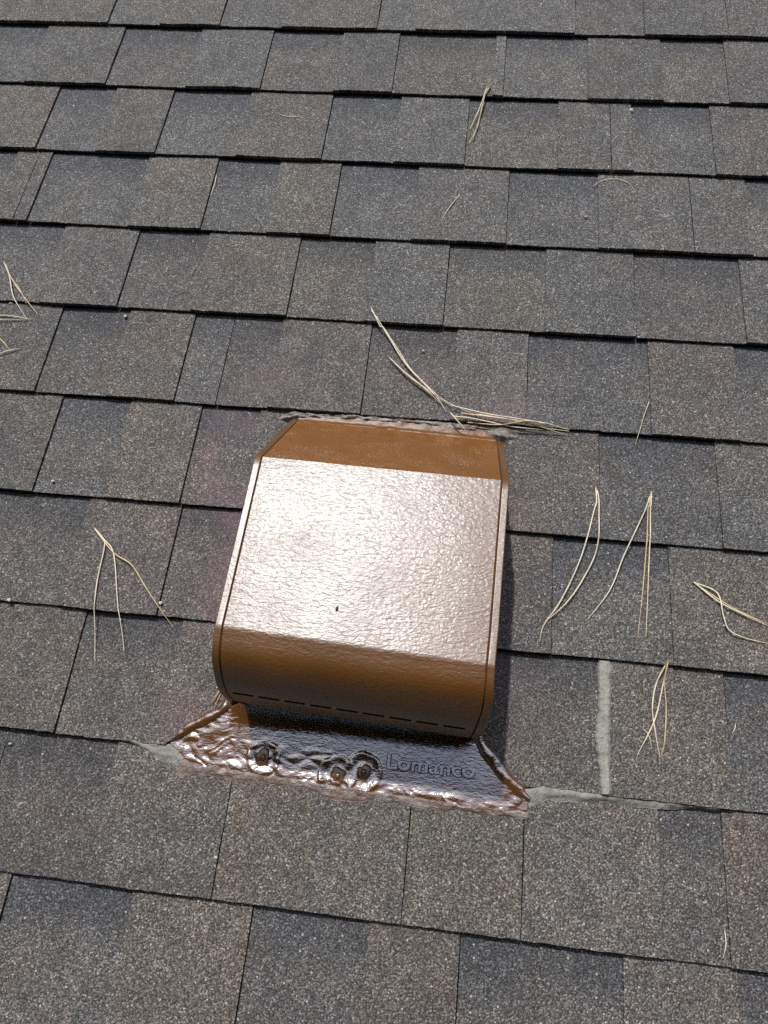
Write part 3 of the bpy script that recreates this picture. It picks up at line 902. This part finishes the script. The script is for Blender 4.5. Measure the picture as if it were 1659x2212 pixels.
# ------------------------------------------------------------------ pine needles
NEEDLES = [
  ('a',[[(0.0189, -0.1238), (0.0098, -0.1539), (0.004, -0.2074), (-0.0068, -0.2431)],[(0.0138, -0.129), (0.0053, -0.1688), (-0.0073, -0.2136)],[(0.0123, -0.1341), (0.0076, -0.1784), (-0.0013, -0.2359)]]),
  ('b',[[(-0.3096, -0.1951), (-0.2951, -0.1994), (-0.2719, -0.1989)]]),
  ('c',[[(-0.3868, -0.322), (-0.3854, -0.3424), (-0.3873, -0.3641)]]),
  ('d',[[(-0.014, -0.3426), (-0.0268, -0.3671), (-0.0379, -0.3942)]]),
  ('e',[[(0.1794, -0.3135), (0.1933, -0.3023), (0.2132, -0.2986), (0.2297, -0.3057), (0.2387, -0.3204)]]),
  ('f',[[(-0.3821, -0.4872), (-0.3857, -0.4997), (-0.3875, -0.5129)]]),
  ('g',[[(-0.6733, -0.5053), (-0.653, -0.533), (-0.6268, -0.5618), (-0.5965, -0.5915)],[(-0.6724, -0.5061), (-0.656, -0.5291), (-0.6363, -0.5684), (-0.6108, -0.6003)],[(-0.6721, -0.5069), (-0.6507, -0.5349), (-0.6302, -0.556), (-0.6153, -0.577)]]),
  ('h',[[(-0.6785, -0.6037), (-0.6458, -0.5968), (-0.6039, -0.6002)],[(-0.6741, -0.6066), (-0.6367, -0.604), (-0.6098, -0.6014)]]),
  ('i',[[(-0.6625, -0.6213), (-0.6366, -0.6379), (-0.6156, -0.6561)],[(-0.6381, -0.666), (-0.6204, -0.6572), (-0.604, -0.6497)]]),
  ('j',[[(-0.1226, -0.5506), (-0.1072, -0.5791), (-0.1009, -0.5824), (-0.0787, -0.614), (-0.0605, -0.6415), (-0.0302, -0.6726), (-0.0077, -0.6898), (0.0322, -0.7069)],[(-0.1214, -0.5555), (-0.0932, -0.5949), (-0.0673, -0.6348), (-0.0367, -0.6678), (-0.0185, -0.6872), (-0.0073, -0.704)],[(-0.0899, -0.6264), (-0.066, -0.649), (-0.0461, -0.6651), (-0.025, -0.6808), (0.0018, -0.6975)],[(-0.0892, -0.6271), (-0.0624, -0.654), (-0.0394, -0.6715), (-0.0166, -0.6921)]]),
  ('k',[[(-0.0012, -0.6977), (0.041, -0.7063), (0.0795, -0.7106), (0.1205, -0.7149), (0.1495, -0.7182)],[(0.0115, -0.7086), (0.0561, -0.7124), (0.1031, -0.7163), (0.1487, -0.7258)],[(0.0323, -0.7086), (0.0738, -0.7137), (0.106, -0.7177), (0.1495, -0.7199)],[(0.003, -0.7142), (0.0475, -0.7164), (0.0799, -0.7205), (0.1206, -0.7205)],[(0.021, -0.7178), (0.0623, -0.7195), (0.0972, -0.7145), (0.1321, -0.7173)],[(-0.0018, -0.7096), (0.0079, -0.7205), (0.0188, -0.7296)]]),
  ('l',[[(0.25, -0.6683), (0.2414, -0.6939), (0.2316, -0.7311)]]),
  ('m',[[(0.1827, -0.7895), (0.1863, -0.8075), (0.1863, -0.8259), (0.1842, -0.8731), (0.1683, -0.9114), (0.1501, -0.9407), (0.1283, -0.9645), (0.1221, -0.9785)],[(0.1827, -0.7895), (0.1835, -0.8123), (0.18, -0.8265), (0.1654, -0.8862), (0.1435, -0.9386), (0.1245, -0.9702), (0.1203, -0.9892)]]),
  ('n',[[(0.2495, -0.793), (0.2431, -0.8132), (0.2387, -0.8244), (0.2177, -0.8729), (0.2001, -0.9196), (0.1752, -0.9568)],[(0.2495, -0.793), (0.2458, -0.813), (0.2437, -0.8209), (0.2384, -0.9021), (0.2301, -0.9707)],[(0.2495, -0.793), (0.2477, -0.8128), (0.2464, -0.8207), (0.2439, -0.8932), (0.2387, -0.9725)]]),
  ('o',[[(0.2941, -0.9025), (0.3196, -0.9193), (0.3443, -0.9332), (0.3786, -0.9458)],[(0.2947, -0.9019), (0.3194, -0.9226), (0.3466, -0.9362), (0.3785, -0.948)],[(0.2941, -0.9025), (0.32, -0.9131), (0.3248, -0.9404), (0.3302, -0.9563), (0.3473, -0.9633), (0.3769, -0.9674)]]),
  ('p',[[(0.2624, -0.9948), (0.2496, -1.0227), (0.2444, -1.0505), (0.2469, -1.0769), (0.2506, -1.1002)],[(0.2624, -0.9948), (0.2557, -1.0271), (0.2461, -1.0626), (0.227, -1.1008)],[(0.2624, -0.9948), (0.2582, -1.0169), (0.2587, -1.0491), (0.2552, -1.0856), (0.2511, -1.1001)]]),
  ('q',[[(0.2336, -1.0723), (0.2396, -1.0789), (0.2429, -1.0921)]]),
  ('r',[[(0.332, -1.0573), (0.3309, -1.0622), (0.3277, -1.0678)]]),
  ('s',[[(-0.4354, -0.8978), (-0.4178, -0.9136), (-0.4123, -0.9237), (-0.4094, -0.9676), (-0.4026, -1.0097), (-0.3911, -1.06)],[(-0.4336, -0.8989), (-0.4163, -0.9135), (-0.3985, -0.9314), (-0.3787, -0.9877), (-0.3588, -1.0461)],[(-0.4354, -0.8978), (-0.3988, -0.93), (-0.3719, -0.9438), (-0.3447, -0.9731), (-0.3059, -1.0129)]]),
  ('t',[[(-0.2366, -1.078), (-0.241, -1.0874), (-0.2457, -1.0981)],[(-0.2346, -1.0829), (-0.2387, -1.0994)],[(-0.2359, -1.0792), (-0.2428, -1.0965)]]),
  ('u',[[(0.308, -1.2552), (0.3082, -1.2671), (0.3047, -1.2797)]]),
  ('v',[[(-0.3214, -1.206), (-0.3217, -1.2153)]]),
]
NLABEL = {
    'a': 'short dry pine needle bundle lying highest up the roof',
    'b': 'tiny pale needle piece lying level near the upper shingles',
    'c': 'short needle piece lying along a joint left of centre, upper roof',
    'd': 'straight short pale needle leaning right, upper middle of the roof',
    'e': 'arched pale needle curving over like a bow, upper right',
    'f': 'thin short brownish needle piece high on the left',
    'g': 'spread of dry pine needles pointing down at the left edge',
    'h': 'level pair of pine needles poking in at the left edge',
    'i': 'two crossed needle tips at the left edge, lowest of those there',
    'j': 'long dry pine needles slanting down onto the sealant behind the vent',
    'k': 'sheaf of pine needles lying level along the sealant behind the vent',
    'l': 'single slender needle hanging over a shingle edge right of the sheaf',
    'm': 'pair of bowed long pine needles nearest the right side of the vent',
    'n': 'three long pine needles splayed downward, second cluster right of the vent',
    'o': 'kinked pine needles running off the right edge of the roof view',
    'p': 'crossed pine needle trio right of the grey upright sealant strip',
    'q': 'little curled needle scrap beside the crossed needle trio',
    'r': 'tiny pale needle scrap near the right edge, below the kinked needles',
    's': 'three splayed pine needles left of the vent',
    't': 'small tuft of brown needles under the left front corner of the vent',
    'u': 'short pale needle by the joint at the lower right',
    'v': 'tiny reddish needle scrap on the lower left shingles',
}

def needle_mesh(pts, rad, lift, seed):
    raw = catmull([Vector((p[0], p[1], 0)) for p in pts], 10)
    zs = [surf(p.y) for p in raw]
    n = len(raw)
    # lie over course edges like a stiff straw
    env = []
    for i, p in enumerate(raw):
        env.append(max(zs[k] - 0.22 * (raw[k] - p).length for k in range(n)))
    sm = []
    for i in range(n):
        a, b = max(0, i - 3), min(n, i + 4)
        sm.append(max(env[i], sum(env[a:b]) / (b - a)))
    vs, fs = [], []
    sec = 6
    for i, p in enumerate(raw):
        f = i / (n - 1)
        r = rad * (1.0 if f < 0.7 else max(0.35, 1.0 - (f - 0.7) / 0.3 * 0.65))
        p = Vector((p.x, p.y, sm[i] + r + 0.0003 + lift * math.sin(math.pi * f) ** 1.0 + 0.0004 * (nz(f * 5, seed) + 1)))
        d = (raw[min(i + 1, n - 1)] - raw[max(i - 1, 0)]).normalized()
        s = Vector((-d.y, d.x, 0))
        for k in range(sec):
            a = 2 * math.pi * k / sec
            q = p + s * (r * math.cos(a)) + Vector((0, 0, r * 0.8 * math.sin(a)))
            vs.append(tuple(q))
    for i in range(n - 1):
        for k in range(sec):
            fs.append((i * sec + k, (i + 1) * sec + k, (i + 1) * sec + (k + 1) % sec, i * sec + (k + 1) % sec))
    fs.append(tuple(range(sec - 1, -1, -1)))
    fs.append(tuple((n - 1) * sec + k for k in range(sec)))
    return vs, fs

THIN = {'b': 0.6, 'c': 0.65, 'd': 0.75, 'e': 0.6, 'f': 0.45, 'l': 0.65, 'q': 0.5, 'r': 0.6, 'u': 0.65, 'v': 0.4, 't': 0.6}
for q, (key, lines) in enumerate(NEEDLES):
    rad = 0.00090 * THIN.get(key, 1.0)
    mat = MAT['needle_brown'] if key in ('f', 't', 'v') else MAT['needle']
    extra = 0.0055 if key == 'k' else 0.0
    meshes = []
    for i, pts in enumerate(lines):
        lift = 0.0008 + 0.0025 * abs(nz(q * 3.3, i * 1.7)) if len(lines) > 1 else 0.0006
        vs, fs = needle_mesh(pts, rad * (0.9 + 0.25 * nz(q, i * 2.2, 3)), lift + 0.0004 * i, q * 5.1 + i)
        vs = [(x, y, z + extra + i * 0.0002) for x, y, z in vs]
        meshes.append((vs, fs))
    u0, v0 = lines[0][0]
    base = (u0, v0, surf(v0))
    if len(meshes) == 1:
        top('pine_needle', NLABEL[key], 'pine needle', base, meshes[0][0], meshes[0][1], mat, 'fallen pine needles', True)
    else:
        cl = top('pine_needle_cluster', NLABEL[key], 'pine needles', base, group='fallen pine needles')
        for i, (vs, fs) in enumerate(meshes):
            part('needle', cl, vs, fs, mat if mat is MAT['needle_brown'] else (MAT['needle'], MAT['needle_pale'], MAT['needle_tan'])[(i + q) % 3], True)
        if key in 'amnps':
            x, y = lines[0][0]
            x2, y2 = lines[0][1]
            d = Vector((x2 - x, y2 - y, 0)).normalized()
            zc = max(v[2] for v in meshes[0][0][:6])
            vs, fs = [], []
            for i in range(5):
                p = Vector((x, y, zc - 0.0006)) + d * (i * 0.0022)
                s = Vector((-d.y, d.x, 0))
                r = 0.0014 * (0.7, 1.0, 1.05, 0.95, 0.7)[i]
                for k in range(6):
                    a = math.pi * k / 3
                    vs.append(tuple(p + s * r * math.cos(a) + Vector((0, 0, r * math.sin(a)))))
            fs = [(i * 6 + k, (i + 1) * 6 + k, (i + 1) * 6 + (k + 1) % 6, i * 6 + (k + 1) % 6) for i in range(4) for k in range(6)]
            fs.append((5, 4, 3, 2, 1, 0))
            part('sheath', cl, vs, fs, MAT['sheath'], True)

# ------------------------------------------------------------------ grit and a seed
PEBBLES = [(-0.5124, -1.0009, 0.0044, 'cream pebble caught under the shingle edge at the far left'),
           (-0.3265, -0.9862, 0.0032, 'small pale pebble beside the right needle of the cluster left of the vent'),
           (-0.3727, -1.0102, 0.0026, 'pale grit speck on the middle needle left of the vent'),
           (-0.6441, -0.5741, 0.0034, 'white pebble by the pine needles at the left edge'),
           (-0.4698, -0.5841, 0.0034, 'grey pebble just under a shingle edge on the upper left'),
           (-0.5018, -0.8430, 0.0028, 'pale pebble low on a shingle, left of the vent back'),
           (0.3267, -0.9508, 0.0032, 'white pebble beside the kinked pine needles at right'),
           (0.2359, -0.1590, 0.0042, 'white pebble under a shingle edge at the upper right'),
           (0.1688, -0.3731, 0.0030, 'white grit flake below the arched needle'),
           (-0.2085, -1.2486, 0.0030, 'pale pebble beside the joint below the vent'),
           (-0.0446, -0.6116, 0.0026, 'white grit speck beside the long slanting needles behind the vent'),
           (-0.4664, -1.1610, 0.0024, 'pale grit speck below the course edge at the lower left')]
for q, (u, v, r, lab) in enumerate(PEBBLES):
    r *= 0.8
    vs, fs = dome(u, v, surf(v), r, r * 0.75, (0.6, 0.85, 0.7)[q % 3], 8, 3, 0.8, q * 3.0)
    vs = [(x, y + (0.35 * r * nz(x * 400, q)), z + 0.0004 * nz(x * 700, y * 700, q)) for x, y, z in vs]
    top('pebble', lab, 'pebble', (u, v, surf(v)), vs, fs, MAT['pebble'], 'pale grit on the roof', True)
sv, sf = dome(-0.094, -1.0038, 0.1445, 0.0017, 0.0014, 1.9, 10, 4, 0.3, 2.0)
top('seed', 'tiny dark seed stuck on the flat top of the vent hood', 'seed', (-0.094, -1.0038, 0.1445), sv, sf, MAT['seed'], smooth=True)
